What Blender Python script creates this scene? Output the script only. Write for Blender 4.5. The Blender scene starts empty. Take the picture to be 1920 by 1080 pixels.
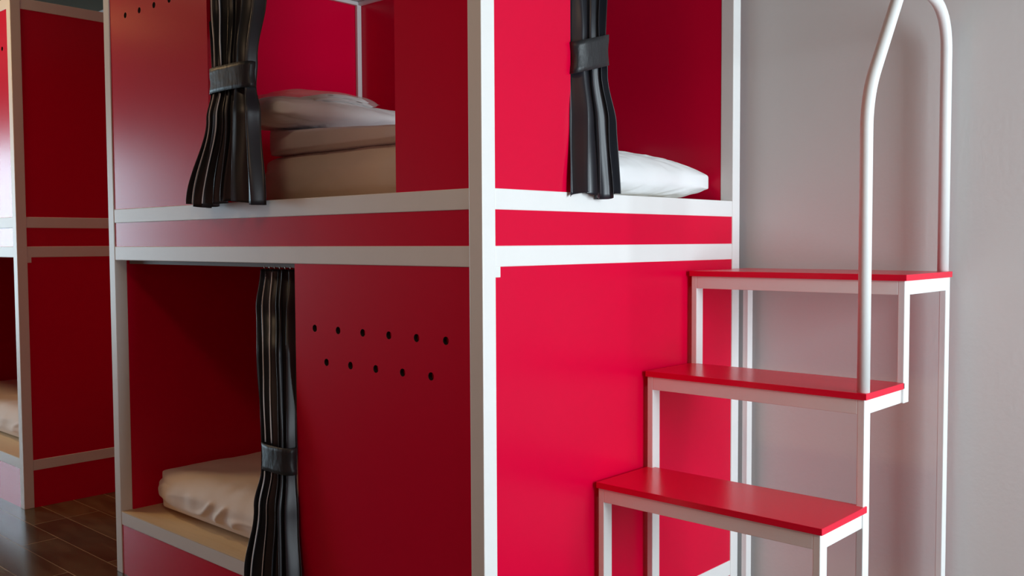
import bpy, bmesh, math
from mathutils import Vector, Matrix, noise
C = bpy.context.scene.collection
scn = bpy.context.scene
PI = math.pi

# ---------------------------------------------------------------- camera
cam_d = bpy.data.cameras.new('camera'); cam = bpy.data.objects.new('camera', cam_d); C.objects.link(cam)
cam_d.sensor_width = 36; cam_d.lens = 1797.754 * 36 / 1920; cam_d.clip_start = 0.05
yaw, pitch, roll = 0.746392, -0.047757, -0.005206
F = Vector((math.cos(yaw)*math.cos(pitch), math.sin(yaw)*math.cos(pitch), math.sin(pitch)))
Rt = Vector((math.sin(yaw), -math.cos(yaw), 0)); U = Rt.cross(F)
R2 = Rt*math.cos(roll) + U*math.sin(roll); U2 = -Rt*math.sin(roll) + U*math.cos(roll)
M = Matrix((R2, U2, -F)).transposed().to_4x4(); M.translation = (-1.78260, -1.75281, 1.37035)
cam.matrix_world = M
scn.camera = cam

# ---------------------------------------------------------------- world, lights, exposure
scn.view_settings.view_transform = 'Standard'; scn.view_settings.look = 'None'
scn.view_settings.gamma = 1; scn.view_settings.use_curve_mapping = False
scn.view_settings.exposure = 0.0
scn.cycles.use_denoising = True
scn.cycles.max_bounces = 10; scn.cycles.diffuse_bounces = 6; scn.cycles.glossy_bounces = 6
scn.cycles.sample_clamp_indirect = 6
w = bpy.data.worlds.new('world'); scn.world = w; w.use_nodes = True
bg = w.node_tree.nodes['Background']; bg.inputs[0].default_value = (0.75, 0.88, 1, 1); bg.inputs[1].default_value = 1.0

def area(name, loc, target, sx, sy, power, col, shape='RECTANGLE', spread=PI):
    l = bpy.data.lights.new(name, 'AREA'); l.shape = shape; l.size = sx; l.size_y = sy
    l.energy = power; l.color = col; l.spread = spread
    o = bpy.data.objects.new(name, l); C.objects.link(o); o.location = loc
    o.rotation_euler = (Vector(target) - Vector(loc)).to_track_quat('-Z', 'Y').to_euler()
    return o
# daylight through the window behind the camera and through the far window of the aisle
area('daylight_near_window', (0.40, -4.02, 1.50), (0.40, 0, 1.50), 1.55, 2.2, 165, (0.80, 0.93, 1.0))
area('daylight_far_window', (-2.2, 9.02, 1.38), (-2.2, 0, 1.38), 1.7, 2.05, 150, (0.58, 0.84, 1.0))
# warm light from above the aisle: two ceiling lamps, then an added fill
area('warm_overhead_glow', (-1.5, 5.4, 3.06), (-1.5, 5.4, 0), 0.6, 0.6, 5, (1.0, 0.50, 0.16), 'DISK')
area('warm_overhead_glow', (-0.80, 3.38, 3.06), (-0.80, 3.38, 0), 0.4, 0.4, 18, (1.0, 0.66, 0.34), 'DISK')
area('warm_overhead_glow', (-1.60, -0.5, 3.06), (-1.6, -0.5, 0), 0.4, 0.4, 11.5, (1.0, 0.68, 0.42), 'DISK')  # unseen light added to lift the aisle-facing white faces

# ---------------------------------------------------------------- materials
def mat(name, col, rough=0.5, spec=0.5, metal=0, bump=0, bscale=40, var=0, vscale=3, coat=0, coat_rough=0.1, sheen=0, stretch=(1,1,1)):
    m = bpy.data.materials.new(name); m.use_nodes = True
    nt = m.node_tree; b = nt.nodes['Principled BSDF']
    b.inputs['Base Color'].default_value = (*col, 1); b.inputs['Roughness'].default_value = rough
    b.inputs['Specular IOR Level'].default_value = spec; b.inputs['Metallic'].default_value = metal
    b.inputs['Coat Weight'].default_value = coat; b.inputs['Coat Roughness'].default_value = coat_rough
    b.inputs['Sheen Weight'].default_value = sheen
    tc = nt.nodes.new('ShaderNodeTexCoord'); mp = nt.nodes.new('ShaderNodeMapping')
    mp.inputs['Scale'].default_value = stretch
    nt.links.new(tc.outputs['Object'], mp.inputs[0])
    if bump:
        n = nt.nodes.new('ShaderNodeTexNoise'); n.inputs['Scale'].default_value = bscale; n.inputs['Detail'].default_value = 4
        bp = nt.nodes.new('ShaderNodeBump'); bp.inputs['Strength'].default_value = bump; bp.inputs['Distance'].default_value = 0.01
        nt.links.new(mp.outputs[0], n.inputs['Vector']); nt.links.new(n.outputs[0], bp.inputs['Height']); nt.links.new(bp.outputs[0], b.inputs['Normal'])
    if var:
        n = nt.nodes.new('ShaderNodeTexNoise'); n.inputs['Scale'].default_value = vscale; n.inputs['Detail'].default_value = 3
        mr = nt.nodes.new('ShaderNodeMapRange'); mr.inputs[3].default_value = 1-var; mr.inputs[4].default_value = 1+var
        mx = nt.nodes.new('ShaderNodeVectorMath'); mx.operation = 'SCALE'; mx.inputs[0].default_value = col
        nt.links.new(mp.outputs[0], n.inputs['Vector']); nt.links.new(n.outputs[0], mr.inputs[0])
        nt.links.new(mr.outputs[0], mx.inputs['Scale']); nt.links.new(mx.outputs[0], b.inputs['Base Color'])
    return m

RED = mat('red_laminate', (0.70, 0.000, 0.038), rough=0.25, spec=0.20, bump=0.015, bscale=260, var=0.04, vscale=2)
REDT = mat('red_tread_laminate', (0.80, 0.001, 0.035), rough=0.25, spec=0.5, bump=0.01, bscale=200)
WHITE = mat('white_enamel', (0.83, 0.835, 0.825), rough=0.42, spec=0.5, var=0.03, vscale=9, bump=0.03, bscale=90)
TRIM = mat('pale_metal_trim', (0.72, 0.70, 0.70), rough=0.3, spec=0.6)
WALLD = mat('terracotta_wall_paint', (0.46, 0.20, 0.15), rough=0.9, spec=0.15, bump=0.05, bscale=50)
WALL = mat('grey_wall_paint', (0.70, 0.69, 0.68), rough=0.8, spec=0.25, bump=0.06, bscale=60, var=0.02, vscale=2)
CEIL = mat('ceiling_paint', (0.16, 0.145, 0.11), rough=0.9, spec=0.1, bump=0.05, bscale=50)
BOARD = mat('pale_birch_board', (0.74, 0.60, 0.40), rough=0.45, bump=0.02, bscale=60, var=0.08, vscale=14, stretch=(6, 0.6, 1))
BTOP = mat('grey_bunk_ceiling_board', (0.55, 0.52, 0.52), rough=0.5)
SATIN = mat('black_satin', (0.016, 0.017, 0.024), rough=0.38, spec=0.55, bump=0.05, bscale=26, stretch=(1, 1, 0.3), sheen=0.03)
BAND = mat('charcoal_satin_band', (0.014, 0.015, 0.018), rough=0.45, spec=0.45, bump=0.25, bscale=22, stretch=(2, 2, 1), sheen=0.05)
GLINT = mat('painted_fold_glint', (0.80, 0.80, 0.84), rough=0.4)
TRACK = mat('dull_grey_track', (0.22, 0.19, 0.17), rough=0.6)
CHROME = mat('brushed_steel', (0.55, 0.53, 0.5), rough=0.3, metal=1)
SHEET = mat('cream_cotton_sheet', (0.88, 0.82, 0.76), rough=0.75, spec=0.2, bump=0.10, bscale=10, stretch=(1, 1, 1), sheen=0.2)
COTTON = mat('white_cotton', (0.89, 0.90, 0.91), rough=0.8, spec=0.2, bump=0.22, bscale=9, sheen=0.2, stretch=(1, 2, 1))
DUVET = mat('pale_lilac_duvet_cotton', (0.86, 0.83, 0.88), rough=0.8, spec=0.2, bump=0.08, bscale=8, sheen=0.2)
DARK = mat('dark_hole_rim', (0.02, 0.02, 0.02), rough=0.6)

def plank_floor():
    m = bpy.data.materials.new('brown_plank_floor'); m.use_nodes = True; nt = m.node_tree; N = nt.nodes; L = nt.links
    b = N['Principled BSDF']; tc = N.new('ShaderNodeTexCoord'); mp = N.new('ShaderNodeMapping')
    mp.inputs['Location'].default_value = (0.76, 0.146, 0); mp.inputs['Rotation'].default_value = (0, 0, -PI/2)
    # planks run along world y: brick x = world y, brick rows = world x
    sep = N.new('ShaderNodeSeparateXYZ'); comb = N.new('ShaderNodeCombineXYZ')
    ax = N.new('ShaderNodeMath'); ax.operation = 'ADD'; ax.inputs[1].default_value = -0.02 + 0.165*40
    ay = N.new('ShaderNodeMath'); ay.operation = 'ADD'; ay.inputs[1].default_value = 10.0
    L.new(tc.outputs['Object'], sep.inputs[0]); L.new(sep.outputs[1], ay.inputs[0]); L.new(sep.outputs[0], ax.inputs[0])
    L.new(ay.outputs[0], comb.inputs[0]); L.new(ax.outputs[0], comb.inputs[1])
    br = N.new('ShaderNodeTexBrick'); br.offset = 0.37; br.offset_frequency = 3; br.inputs['Scale'].default_value = 1
    br.inputs['Brick Width'].default_value = 0.82; br.inputs['Row Height'].default_value = 0.165
    br.inputs['Mortar Size'].default_value = 0.0022; br.inputs['Mortar Smooth'].default_value = 0.2
    br.inputs['Color1'].default_value = (0.050, 0.040, 0.024, 1); br.inputs['Color2'].default_value = (0.115, 0.088, 0.046, 1)
    br.inputs['Mortar'].default_value = (0.34, 0.24, 0.15, 1)
    L.new(comb.outputs[0], br.inputs['Vector'])
    n = N.new('ShaderNodeTexNoise'); n.inputs['Scale'].default_value = 5; n.inputs['Detail'].default_value = 6; n.inputs['Distortion'].default_value = 0.6
    mp2 = N.new('ShaderNodeMapping'); mp2.inputs['Scale'].default_value = (0.5, 2.2, 1); L.new(comb.outputs[0], mp2.inputs[0]); L.new(mp2.outputs[0], n.inputs['Vector'])
    mr = N.new('ShaderNodeMapRange'); mr.inputs[1].default_value = 0.3; mr.inputs[2].default_value = 0.7; mr.inputs[3].default_value = 0.55; mr.inputs[4].default_value = 1.5
    L.new(n.outputs[0], mr.inputs[0])
    sc = N.new('ShaderNodeVectorMath'); sc.operation = 'SCALE'; L.new(br.outputs['Color'], sc.inputs[0]); L.new(mr.outputs[0], sc.inputs['Scale'])
    L.new(sc.outputs[0], b.inputs['Base Color'])
    b.inputs['Roughness'].default_value = 0.22; b.inputs['Specular IOR Level'].default_value = 0.55
    bp = N.new('ShaderNodeBump'); bp.inputs['Strength'].default_value = 0.25; bp.inputs['Distance'].default_value = 0.004; bp.invert = True
    L.new(br.outputs['Fac'], bp.inputs['Height']); L.new(bp.outputs[0], b.inputs['Normal'])
    return m
FLOOR = plank_floor()

def plastic():
    m = bpy.data.materials.new('clear_plastic_film'); m.use_nodes = True; nt = m.node_tree; b = nt.nodes['Principled BSDF']
    b.inputs['Base Color'].default_value = (0.9, 0.88, 0.85, 1); b.inputs['Roughness'].default_value = 0.12
    b.inputs['Alpha'].default_value = 0.28; b.inputs['Specular IOR Level'].default_value = 0.9
    return m
FILM = plastic()

# ---------------------------------------------------------------- helpers
def obj(name, bm, m, parent=None, smooth=False):
    me = bpy.data.meshes.new(name); bmesh.ops.recalc_face_normals(bm, faces=bm.faces); bm.to_mesh(me); bm.free()
    if m: me.materials.append(m)
    if smooth:
        for p in me.polygons: p.use_smooth = True
    o = bpy.data.objects.new(name, me); C.objects.link(o)
    if parent: o.parent = parent; o.matrix_parent_inverse = Matrix.Translation(-parent.location)
    return o
def tag(o, label, cat, group=None):
    o['label'] = label; o['category'] = cat
    if group: o['group'] = group
    return o
def thing(name, label, cat, loc, group=None):
    o = bpy.data.objects.new(name, None); o.empty_display_size = 0.1; C.objects.link(o); o.location = loc
    return tag(o, label, cat, group)
def struct(name, bm, m, parent=None):
    o = obj(name, bm, m, parent)
    if not parent: o['kind'] = 'structure'
    return o
def add_box(bm, a, b, bevel=0.0):
    g = bmesh.ops.create_cube(bm, size=1)
    vs = g['verts']
    for v in vs:
        v.co = Vector((a[i] + (b[i]-a[i])*(v.co[i]+0.5) for i in range(3)))
    if bevel:
        es = list({e for v in vs for e in v.link_edges})
        bmesh.ops.bevel(bm, geom=es, offset=bevel, segments=2, profile=0.6, affect='EDGES')
def box(a, b, bevel=0.0):
    bm = bmesh.new(); add_box(bm, a, b, bevel); return bm
def boxes(lst, bevel=0.0):
    bm = bmesh.new()
    for a, b in lst: add_box(bm, a, b, bevel)
    return bm
def tube(bm, pts, r, seg=16, cap=True):
    pts = [Vector(p) for p in pts]; rings = []
    up = Vector((0, 1, 0)); t0 = (pts[1]-pts[0]).normalized()
    if abs(t0.dot(up)) > 0.9: up = Vector((1, 0, 0))
    for i, p in enumerate(pts):
        t = (pts[min(i+1, len(pts)-1)] - pts[max(i-1, 0)]).normalized()
        u = (up - t*up.dot(t)).normalized(); v = t.cross(u); up = u
        rings.append([bm.verts.new(p + r*(u*math.cos(2*PI*k/seg) + v*math.sin(2*PI*k/seg))) for k in range(seg)])
    for A, B in zip(rings, rings[1:]):
        for k in range(seg): bm.faces.new((A[k], A[(k+1) % seg], B[(k+1) % seg], B[k]))
    if cap: bm.faces.new(rings[0]); bm.faces.new(rings[-1])
def fillet(pts, rad, n=10):
    pts = [Vector(p) for p in pts]; out = [pts[0]]
    for i in range(1, len(pts)-1):
        a = (pts[i-1]-pts[i]).normalized(); b = (pts[i+1]-pts[i]).normalized()
        r = rad[i-1] if isinstance(rad, (list, tuple)) else rad
        A = pts[i]+a*r; B = pts[i]+b*r
        for k in range(n+1):
            t = k/n; out.append((1-t)**2*A + 2*t*(1-t)*pts[i] + t*t*B)
    out.append(pts[-1]); return out

# ---------------------------------------------------------------- the room
XW, XL, YN, YF, ZC = 1.40, -3.3, -3.95, 8.95, 3.08
struct('floor', box((XL-.1, YN-.1, -0.08), (XW+.1, YF+.1, 0)), FLOOR)
struct('ceiling', box((XL-.1, YN-.1, ZC), (XW+.1, YF+.1, ZC+.08)), CEIL)
struct('wall_right', box((XW, YN-.1, 0), (XW+.1, YF+.1, ZC)), WALL)
struct('wall_left', box((XL-.1, YN-.1, 0), (XL, YF+.1, ZC)), WALLD)
def window_wall(name, y0, y1, x0, x1, z0, z1):
    struct(name, boxes([((XL, y0, 0), (x0, y1, ZC)), ((x1, y0, 0), (XW, y1, ZC)),
                        ((x0, y0, 0), (x1, y1, z0)), ((x0, y0, z1), (x1, y1, ZC))]), WALLD)
window_wall('wall_near', YN-.05, YN, -0.42, 1.22, 0.36, 2.64)
window_wall('wall_far', YF, YF+.05, -3.10, -1.30, 0.30, 2.45)
def window(name, y, x0, x1, z0, z1, n):
    l = [((x0, y-.02, z0), (x0+.05, y+.02, z1)), ((x1-.05, y-.02, z0), (x1, y+.02, z1)),
         ((x0, y-.02, z0), (x1, y+.02, z0+.05)), ((x0, y-.02, z1-.05), (x1, y+.02, z1))]
    for k in range(1, n):
        x = x0+(x1-x0)*k/n; l.append(((x-.02, y-.02, z0), (x+.02, y+.02, z1)))
    struct(name, boxes(l), WHITE)
window('window_1', YN-.02, -0.42, 1.22, 0.36, 2.64, 2)
window('window_2', YF+.02, -3.10, -1.30, 0.30, 2.45, 3)

# ---------------------------------------------------------------- bunk beds
W, LEN, P, H = 1.326, 2.164, 0.05, 2.625
Z2B, Z2T, Z1B, Z1T, ZT = 1.305, 1.361, 1.457, 1.513, 2.57
def perforate(o, holes, r, axis_depth):
    """cut round holes (y, z) through a panel lying in a plane of constant x"""
    bm = bmesh.new()
    for (y, z) in holes:
        g = bmesh.ops.create_cone(bm, segments=20, radius1=r, radius2=r, depth=0.08, cap_ends=True)
        bmesh.ops.transform(bm, verts=g['verts'], matrix=Matrix.Translation((axis_depth, y, z)) @ Matrix.Rotation(PI/2, 4, 'Y'))
    me = bpy.data.meshes.new('cutter'); bm.to_mesh(me); bm.free()
    c = bpy.data.objects.new('cutter', me); C.objects.link(c)
    md = o.modifiers.new('holes', 'BOOLEAN'); md.operation = 'DIFFERENCE'; md.solver = 'EXACT'; md.object = c
    bpy.context.view_layer.update()
    dg = bpy.context.evaluated_depsgraph_get()
    new = bpy.data.meshes.new_from_object(o.evaluated_get(dg))
    o.modifiers.clear(); o.data = new; bpy.data.objects.remove(c)
    new.materials.clear(); new.materials.append(RED); new.materials.append(DARK)  # second slot colours the hole rims dark
    for p in new.polygons:
        p.material_index = 1 if (abs(p.normal.x) < 0.5 and any((p.center.y-y)**2 + (p.center.z-z)**2 < (r*1.3)**2 for y, z in holes)) else 0

def bunk(ox, oy, label, right_open, mirror, side_base):
    t = thing('bunk_bed', label, 'bunk bed', (ox, oy, 0), 'red and white bunk beds')
    def put(name, a, b, m=WHITE, bev=0.0025, lab=None):
        o = obj(name, box((a[0]+ox, a[1]+oy, a[2]), (b[0]+ox, b[1]+oy, b[2]), bev), m, t)
        if lab: o['label'] = lab
        return o
    for x in (0, W-P):
        for y in (0, LEN-P): put('corner_post', (x, y, 0), (x+P, y+P, H))
    e = 0.0015
    for z0, z1 in ((ZT, H), (Z1B, Z1T), (Z2B, Z2T)):
        for x in (e, W-P+e): put('rail', (x, P, z0), (x+P-2*e, LEN-P, z1))
        for y in (e, LEN-P+e): put('rail', (P, y, z0), (W-P, y+P-2*e, z1))
    put('rail', (e, P, 0.207), (P, LEN-P, 0.260)); put('rail', (W-P, P, 0.207), (W-e, LEN-P, 0.260))
    put('rail', (P, e, side_base), (W-P, P-e, side_base+.055)); put('rail', (P, LEN-P+e, 0.2), (W-P, LEN-e, 0.255))
    # small weld plates below the middle rail
    for x in (P, ):
        o = put('weld_plate', (x-.0005, .0018, Z2B-.028), (x+.02, .012, Z2B+.001), WHITE, 0.001)
    # panels, 16 mm thick, set a few millimetres back from the frame
    i, k = 0.004, 0.018
    f = (lambda a, b: (LEN-b, LEN-a)) if mirror else (lambda a, b: (a, b))
    # aisle side: lower perforated panel, upper near strip, upper perforated panel, band, kick panel
    a, b = f(P, 0.85); lo = put('side_panel', (i, a, 0.26), (k, b, Z2B), RED, 0)
    a, b = f(P, 0.347); put('side_panel', (i, a, Z1T), (k, b, ZT), RED, 0)
    a, b = f(1.36, LEN-P); up = put('side_panel', (i, a, Z1T), (k, b, ZT), RED, 0)
    put('band_panel', (i, P, Z2T), (k, LEN-P, Z1B), RED, 0)
    put('kick_panel', (i, P, 0), (k, LEN-P, 0.207), RED, 0)
    mid = lambda y: LEN-y if mirror else y
    perforate(lo, [(oy+mid(.146+.12*q), 1.103) for q in range(6)] + [(oy+mid(.207+.12*q), 1.0) for q in range(5)], 0.0115, ox+.011)
    perforate(up, [(oy+mid(1.435+.12*q), 2.379) for q in range(6)] + [(oy+mid(1.507+.118*q), 2.276) for q in range(5)], 0.0115, ox+.011)
    # near end (faces the window)
    put('end_panel', (P, i, side_base+.055), (W-P, k, Z2B), RED, 0)
    put('band_panel', (P, i, Z2T), (W-P, k, Z1B), RED, 0)
    put('kick_panel', (P, i, 0), (W-P, k, side_base), RED, 0)
    put('end_panel', (P, i, Z1T), (0.368 if right_open else W-P, k, ZT), RED, 0)
    # far end and wall side
    for z0, z1 in ((0.26, Z2B), (Z1T, ZT)):
        put('end_panel', (P, LEN-P-.001, z0), (W-P, LEN-P+.016, z1), RED, 0)
        put('back_panel', (W-P+.001, P+.0005, z0), (W-P+.017, LEN-P, z1), RED, 0)
    # bed boards and cell ceilings
    put('bed_board', (.0505, P, 0.24), (W-P-.02, LEN-P, 0.2605), BOARD, 0.001, 'pale wooden board under the mattress')
    put('ledge_strip', (.0012, P+.0006, 0.2585), (.0505, LEN-P-.0006, 0.2625), BOARD, 0.0006, 'pale wooden ledge')
    put('bed_board', (P, P, 1.468), (W-P-.02, LEN-P, 1.49), BOARD, 0.001)
    put('cell_ceiling', (P, P, 1.31), (W-P-.02, LEN-P, 1.325), RED, 0)
    put('cell_ceiling', (P, P, 2.572), (W-P-.02, LEN-P, 2.588), BTOP, 0)
    # pale angle trims in the inner corners
    x1, y1 = W-P+.000, LEN-P-.002
    for z0, z1 in ((Z1T, ZT),):
        put('corner_trim', (x1-.026, y1-.020, 1.491), (x1, y1, 2.571), TRIM, 0.004)
        put('ceiling_trim', (x1-.020, P+.02, 2.553), (x1, y1-.021, 2.571), TRIM, 0.003)
        put('ceiling_trim', (P+.02, y1-.020, 2.553), (x1-.021, y1, 2.571), TRIM, 0.003)
    return t, put

t1, put1 = bunk(0, 0, 'near red bunk bed with white frame, its corner post in the middle of the view', True, False, 0.155)
put1('curtain_track', (.056, .86, 1.289), (.074, LEN-P-.01, 1.309), TRACK, 0.002)
put1('curtain_track', (.056, .36, 2.552), (.074, 1.35, 2.571), TRACK, 0.002)
put1('curtain_track', (.375, .056, 2.552), (W-P-.03, .074, 2.571), TRACK, 0.002)
t2, put2 = bunk(0.10, 3.432, 'far red bunk bed across the gap, at the left edge of the view', False, True, 0.195)

# ---------------------------------------------------------------- curtains
def lerp_rows(rows, z):
    for A, B in zip(rows, rows[1:]):
        if A[0] >= z >= B[0]:
            s = (A[0]-z)/(A[0]-B[0]); s = s*s*(3-2*s)
            return [A[i]+(B[i]-A[i])*s for i in range(1, len(A))]
    return list(rows[-1][1:]) if z < rows[-1][0] else list(rows[0][1:])
def curtain(label, rows, nf, ph, along_y, band, edges, seed, tilt=0.0, hook_z=None):
    """rows: (z, lo, hi, off, amp) from top to bottom; nf pleats; band (z0, z1)"""
    zt, zb = rows[0][0], rows[-1][0]; NZ, NT = 110, 200
    flip = (lambda s, d, z: (d, s, z)) if along_y else (lambda s, d, z: (s, d, z))
    def pt(t, z):
        lo, hi, off, amp = lerp_rows(rows, z)
        wv = 0.06*noise.noise((t*5+seed, z*1.1, seed))
        tt = min(1, max(0, t + wv*t*(1-t)*3))
        a = 2*PI*nf*t + ph + 1.1*math.sin(2*PI*1.4*t+seed) + 0.7*noise.noise((t*3, z*1.2+seed, 2.0))
        loc = 1 + 0.45*noise.noise((t*6+seed, z*0.9, 7))
        s = lo + (hi-lo)*tt + 0.35*amp*math.sin(2*a)*math.sin(PI*min(1, max(0, t)))
        d = off + amp*loc*(math.sin(a) + 0.22*math.sin(2.7*a+1)) + 0.004*noise.noise((t*14, z*7, seed))
        return flip(s, d, z)
    bm = bmesh.new(); g = []
    for j in range(NZ+1):
        z = zt + (zb-zt)*j/NZ
        g.append([bm.verts.new((pt(i/NT, z - (0.010*math.sin(9*i/NT+seed) if j == NZ else 0)))) for i in range(NT+1)])
    for j in range(NZ):
        for i in range(NT): bm.faces.new((g[j][i], g[j][i+1], g[j+1][i+1], g[j+1][i]))
    root = thing('curtain', label, 'curtain', flip((rows[-1][1]+rows[-1][2])/2, rows[-1][3], zb), 'black curtains tied back on the bunk beds')
    d = obj('drape', bm, SATIN, root, True)
    sd = d.modifiers.new('thickness', 'SOLIDIFY'); sd.thickness = 0.0016; sd.offset = 0
    # tie band wrapped round the gathered waist
    z0, z1 = band; bm = bmesh.new(); n = 48; rings = []
    for j in range(7):
        z = z0 + (z1-z0)*j/6; lo, hi, off, amp = lerp_rows(rows, (z0+z1)/2); c = (lo+hi)/2
        a = (hi-lo)/2 + 0.003 + 0.0025*math.cos(PI*j/3); b = amp*1.25+0.009
        ring = []
        for k in range(n):
            q = 2*PI*k/n; cs, sn = math.cos(q), math.sin(q)
            e = 0.75
            x = math.copysign(abs(cs)**e, cs)*a; y = math.copysign(abs(sn)**e, sn)*b
            y += 0.0025*noise.noise((q*3, j*0.7, seed)); ring.append(bm.verts.new(flip(c+x, off+y, z + tilt*x)))
        rings.append(ring)
    for A, B in zip(rings, rings[1:]):
        for k in range(n): bm.faces.new((A[k], A[(k+1) % n], B[(k+1) % n], B[k]))
    o = obj('tie_band', bm, BAND, root, True); o['label'] = 'charcoal tie band round the waist of the curtain'
    sd = o.modifiers.new('thickness', 'SOLIDIFY'); sd.thickness = 0.003
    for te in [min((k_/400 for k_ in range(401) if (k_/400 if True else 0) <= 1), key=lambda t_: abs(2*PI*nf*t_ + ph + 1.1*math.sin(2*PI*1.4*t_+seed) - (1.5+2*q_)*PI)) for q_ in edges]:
        for (za, zc) in ((zt-.01, z1+.004), (z0-.004, zb+.004)):  # pale tubes on the fold ridges stand in for window glints
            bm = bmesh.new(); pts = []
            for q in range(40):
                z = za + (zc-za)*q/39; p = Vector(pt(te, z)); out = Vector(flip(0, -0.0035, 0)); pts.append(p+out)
            tube(bm, pts, 0.0021, 8); e_ = obj('fold_glint', bm, GLINT, root, True); e_['label'] = 'thin pale line painted as a glint along a fold'
    if hook_z:
        for q in range(6):
            p = Vector(pt((q+.5)/6, zt)); bm = bmesh.new()
            ctr = Vector(flip((rows[0][1]*(5.5-q)+rows[0][2]*(q+.5))/6, 0.064, hook_z)); pts = []
            for a in range(17):
                an = 2*PI*a/16; pts.append(ctr + Vector(flip(0, 0.008*math.sin(an), 0.008*math.cos(an))))
            tube(bm, pts, 0.0018, 6, False); o = obj('curtain_ring', bm, CHROME, root, True); o['label'] = 'small steel curtain ring'
    return root
curtain('black curtain tied back on the upper bed, left of the cream mattress',
        [(2.555, 1.06, 1.50, .062, .014), (2.2, 1.04, 1.37, .022, .020), (1.975, 1.035, 1.285, -.018, .017), (1.89, 1.04, 1.285, -.022, .017),
         (1.80, 1.01, 1.30, -.032, .024), (1.505, .955, 1.43, -.048, .021)], 6.5, 0.6, True, (1.885, 1.970), (4, 5), 1.3, hook_z=2.556)
curtain('black curtain tied back on the lower bed of the near bunk, beside the perforated panel',
        [(1.283, .935, 1.12, .062, .012), (1.15, .91, 1.11, .042, .017), (1.0, .875, 1.06, .012, .017), (.72, .842, 1.005, -.016, .015), (.62, .838, 1.00, -.022, .015),
         (.50, .825, 1.015, -.032, .022), (.25, .79, 1.06, -.046, .024), (.11, .775, 1.085, -.052, .026)], 5.5, 2.2, True, (.625, .712), (3, 4), 4.1, hook_z=1.289)
curtain('black satin curtain tied back at the upper side opening, left of the bright pillow',
        [(2.555,.375,.66,.062,.014),(2.25,.372,.575,.03,.022),(1.965,.370,.518,.0,.018),(1.87,.370,.524,-.004,.018),
         (1.72,.362,.555,-.014,.022),(1.505,.348,.566,-.025,.020)], 3.5, 1.2, False, (1.872, 1.962), (), 8.8, tilt=0.27, hook_z=2.556)

# ---------------------------------------------------------------- bedding
def slab(name, ctr, half, m, label, cat, group, n=(56, 56, 12), pw=(7, 7, 3.2), wr=0.004, seed=0, top=None, gather=0.0, parent=None):
    """soft rounded block: superellipsoid-mapped cube with cloth wrinkles"""
    bm = bmesh.new(); g = {}
    nx, ny, nz = n
    def V(i, j, k):
        key = (i, j, k)
        if key in g: return g[key]
        u = Vector((2*i/nx-1, 2*j/ny-1, 2*k/nz-1))
        mx = max(abs(u.x), abs(u.y), abs(u.z))
        s = (abs(u.x)**pw[0] + abs(u.y)**pw[1] + abs(u.z)**pw[2])
        ex = max(pw[0], pw[1], 2)
        # rounded corners in plan, bulging sides
        pl = (abs(u.x)**pw[0] + abs(u.y)**pw[1])**(1/ex) if (u.x or u.y) else 0
        f = mx and 1/max(1, (abs(u.x)**pw[0]+abs(u.y)**pw[1])**(1/pw[0]))
        x, y = u.x*f, u.y*f
        edge = max(abs(u.x), abs(u.y))
        zz = u.z
        rim = max(0, (edge-0.80)/0.20)
        z = zz*(1-0.55*rim**pw[2])*1.0
        side = 1-0.10*min(half[2]/half[0], 1)*abs(zz)**3
        x *= side; y *= side
        p = Vector((x*half[0], y*half[1], z*half[2]))
        if top: p.z += top(x, y)*max(0, (zz+1)/2)
        q = Vector((ctr[0]+p.x, ctr[1]+p.y, ctr[2]+p.z))
        nn = Vector((x**3, y**3, zz*0.6)); nn = nn.normalized() if nn.length > 0 else nn
        d = wr*(noise.noise(q*6+Vector((seed, 0, 0))) + 0.6*noise.noise(q*14+Vector((0, seed, 0))))
        if gather and edge > 0.93:
            # diagonal gathers of the fitted sheet on the sides
            s_ = (p.x if abs(u.y) > abs(u.x) else p.y)
            mk = max(0, 0.35+1.3*noise.noise(Vector((s_*2.3+seed, 5, 0))))
            d += gather*mk*(1-abs(math.sin(s_*17 + zz*1.5 + 2.2*noise.noise(Vector((s_*4, zz*0.8, seed))))))**1.6*(1-abs(zz)**4)
        if zz < -0.99: d = 0
        q += nn*d
        v = bm.verts.new(q); g[key] = v; return v
    for i in range(nx):
        for j in range(ny):
            for k in (0, nz): bm.faces.new((V(i, j, k), V(i+1, j, k), V(i+1, j+1, k), V(i, j+1, k)))
    for k in range(nz):
        for i in range(nx):
            for j in (0, ny): bm.faces.new((V(i, j, k), V(i+1, j, k), V(i+1, j, k+1), V(i, j, k+1)))
        for j in range(ny):
            for i in (0, nx): bm.faces.new((V(i, j, k), V(i, j+1, k), V(i, j+1, k+1), V(i, j, k+1)))
    o = obj(name, bm, m, parent, True)
    sb = o.modifiers.new('soften', 'SUBSURF'); sb.levels = 1; sb.render_levels = 1
    return tag(o, label, cat, group) if not parent else o

GM = 'mattresses on the bunk beds'
slab('mattress', (.735, .935, 1.595), (.485, .545, .108), SHEET, 'upper mattress in a cream fitted sheet, on the upper bed of the near bunk', 'mattress', GM, n=(70, 90, 16), pw=(12, 12, 3), seed=3, gather=.012)
slab('mattress', (.585, 1.265, .350), (.50, .832, .088), SHEET, 'lower mattress in a cream sheet, on the wooden board of the near bunk', 'mattress', GM, n=(70, 130, 16), pw=(8, 8, 2.6), seed=9, gather=.014, wr=.006)
slab('mattress', (.66, 4.50, .350), (.42, .92, .089), SHEET, 'wrinkled mattress on the lower bed of the far bunk, at the left edge', 'mattress', GM, n=(50, 96, 14), pw=(7, 7, 2.6), seed=15, gather=.018)
slab('duvet', (.730, .935, 1.724), (.472, .535, .024), DUVET, 'folded pale lilac duvet lying on the upper mattress, under the pillow', 'duvet', None, n=(50, 50, 10), pw=(8, 8, 2.4), seed=5, wr=.004,
     top=lambda x, y: 0.030*(y+1))

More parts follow.
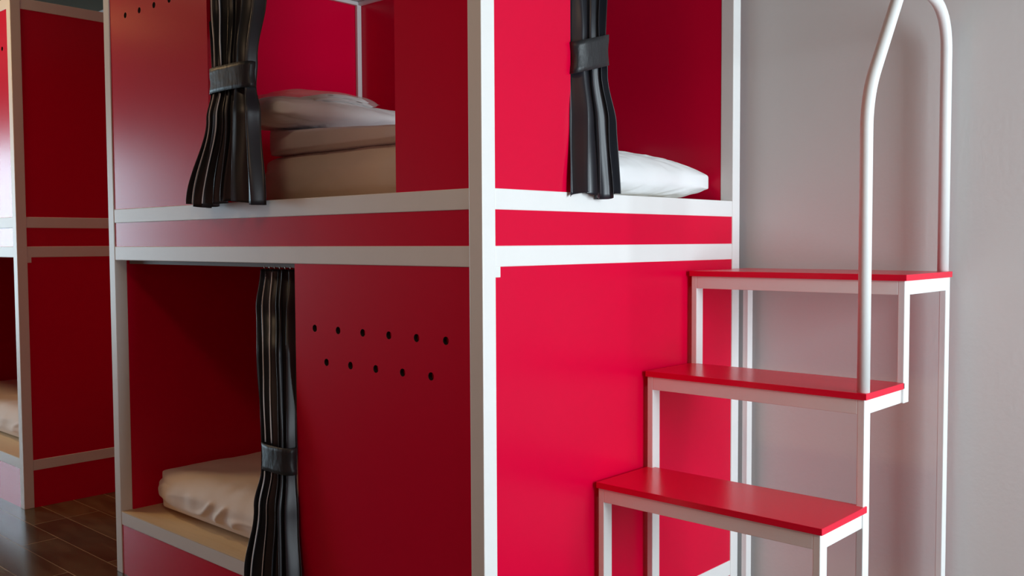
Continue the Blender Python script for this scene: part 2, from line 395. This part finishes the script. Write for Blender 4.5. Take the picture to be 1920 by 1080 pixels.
def pillow(ctr, half, seed, label, rot=0, droop=0, taper=0.0, wr=0.006, pu=4.0, pv=2.6, pc=7, low=0.75):
    bm = bmesh.new(); n, m_ = 72, 48; g = {}
    cr, sr = math.cos(rot), math.sin(rot)
    def V(i, j, s):
        if i in (0, n) or j in (0, m_): s = 0
        if (i, j, s) in g: return g[i, j, s]
        u = 2*i/n-1; v = 2*j/m_-1
        h = max(0, 1-abs(u)**pu)**0.55*max(0, 1-abs(v)**pv)**0.55
        f = 1/max(1, (abs(u)**pc+abs(v)**pc)**(1/pc)); x, y = u*f, v*f
        z = s*h*(1 if s > 0 else low)*(1-taper*(u+1)/2)
        q = Vector((x*half[0], y*half[1], z*half[2] + droop*u*u))
        w_ = wr*(noise.noise(Vector((x*2.2+y*1.4+seed, y*3, seed))*1.0)*1.2 + noise.noise(Vector((x*9+y*5, y*7+seed, s)))*0.7)
        cre = abs(noise.noise(Vector((x*3.3+y*2.5+seed, (x-y)*0.8, 1))))
        w_ -= wr*1.3*max(0, 0.10-cre)/0.10
        q.z += s*w_*h
        q = Vector((q.x*cr-q.y*sr, q.x*sr+q.y*cr, q.z)) + Vector(ctr)
        v_ = bm.verts.new(q); g[i, j, s] = v_; return v_
    for s in (1, -1):
        for i in range(n):
            for j in range(m_):
                vs = []
                for q in (V(i, j, s), V(i+1, j, s), V(i+1, j+1, s), V(i, j+1, s)):
                    if q not in vs: vs.append(q)
                if len(vs) > 2: 
                    try: bm.faces.new(vs)
                    except ValueError: pass
    o = obj('pillow', bm, COTTON, None, True)
    sb = o.modifiers.new('soften', 'SUBSURF'); sb.levels = 1; sb.render_levels = 1
    return tag(o, label, 'pillow', 'white pillows on the upper bed')
pillow((.62, 1.32, 1.850), (.48, .20, .064), 2.0, 'white pillow on the folded duvet, under the plastic packet', rot=-0.03, taper=0.38, wr=.010, low=.9, pu=7, pv=3.4)
pillow((.872, .168, 1.576), (.396, .138, .104), 6.0, 'bright white pillow lying at the side opening, right of the satin curtain', taper=0.25, wr=.008, pu=2.4, pv=2.4, pc=3.4)

# linen packet on the pillow
pk = thing('linen_packet', 'clear plastic packet of folded white linen lying on the left pillow', 'packet', (.45, 1.27, 1.90))
def fold_layer(z, h, x0, x1, y0, y1, seed, name, m):
    bm = bmesh.new(); nx, ny = 36, 20; top, bot = [], []
    for s, store in ((1, top), (-1, bot)):
        for i in range(nx+1):
            row = []
            for j in range(ny+1):
                u = 2*i/nx-1; v = 2*j/ny-1
                e = max(0, (1-abs(u)**8))**.5*max(0, (1-abs(v)**8))**.5
                zz = z + s*h*e + 0.004*noise.noise((u*3+seed, v*3, s*2)) - 0.016*(u-0.1)**2*(1 if u > 0 else .6)
                row.append(bm.verts.new((x0+(x1-x0)*i/nx, y0+(y1-y0)*j/ny, zz)))
            store.append(row)
    for G in (top, bot):
        for i in range(nx):
            for j in range(ny): bm.faces.new((G[i][j], G[i+1][j], G[i+1][j+1], G[i][j+1]))
    bmesh.ops.remove_doubles(bm, verts=bm.verts, dist=0.0015)
    return obj(name, bm, m, pk, True)
fold_layer(1.908, .008, .33, .60, 1.17, 1.37, 1, 'folded_linen', COTTON)
fold_layer(1.922, .008, .34, .58, 1.175, 1.37, 4, 'folded_linen', COTTON)
o = fold_layer(1.915, .019, .19, .615, 1.155, 1.385, 6, 'plastic_sleeve', FILM); o['label'] = 'clear crinkled plastic sleeve'

st = thing('bunk_steps', 'white steel steps with three red treads and a tube handrail, beside the near bunk', 'steps', (.90, -.37, 0))
TH = .018
Y1 = -.014; YS = (-.711, -.714, -.721); Y0 = -.721
steps = [(.468, .752, .653), (.722, 1.000, .961), (.976, 1.358, 1.272)]
xs = [.474, .728, .984]
XE = 1.322
def sp(name, a, b, bev=.002, m=WHITE, lab=None):
    o = obj(name, box(a, b, bev), m, st)
    if lab: o['label'] = lab
    return o
foot = [0, 0, .961-TH-.041]
for k, (a, b, z) in enumerate(steps):
    Y0 = YS[k]
    sp('tread', (a, Y0-.007, z-TH), (b if k == 2 else b-.008, Y1+.004, z), .0012, REDT, 'red laminate tread')
    zt_ = z-TH; x = xs[k]
    xb = xs[k+1] if k == 0 else (xs[2]+.001 if k == 1 else XE+.001)
    sp('apron', (x, Y0+.0195, zt_-.041), (x+.02, Y1-.0195, zt_))
    sp('leg', (x, Y0, foot[k]), (x+.04, Y0+.02, zt_)); sp('leg', (x, Y1-.02, foot[k]), (x+.04, Y1, zt_))
    sp('side_rail', (x+.0395, Y0+.0003, zt_-.041), (xb, Y0+.0197, zt_)); sp('side_rail', (x+.0395, Y1-.0197, zt_-.041), (xb, Y1-.0003, zt_))
sp('leg', (XE, Y0, 0), (XE+.036, Y0+.02, 1.254)); sp('leg', (XE+.006, Y1-.02, 0), (XE+.042, Y1, 1.254))
sp('cross_bar', (XE+.008, Y0+.0195, 1.213), (XE+.028, Y1-.0195, 1.254))
bm = bmesh.new()
YR = -.703
tube(bm, fillet([(.746, YR, .961), (.746, YR, 1.755), (1.005, YR, 2.130), (1.345, YR, 2.082), (1.345, YR, 1.272)], [.09, .10, .13], 12), .0168, 24)
o = obj('handrail', bm, WHITE, st, True); o['label'] = 'bent round tube handrail'
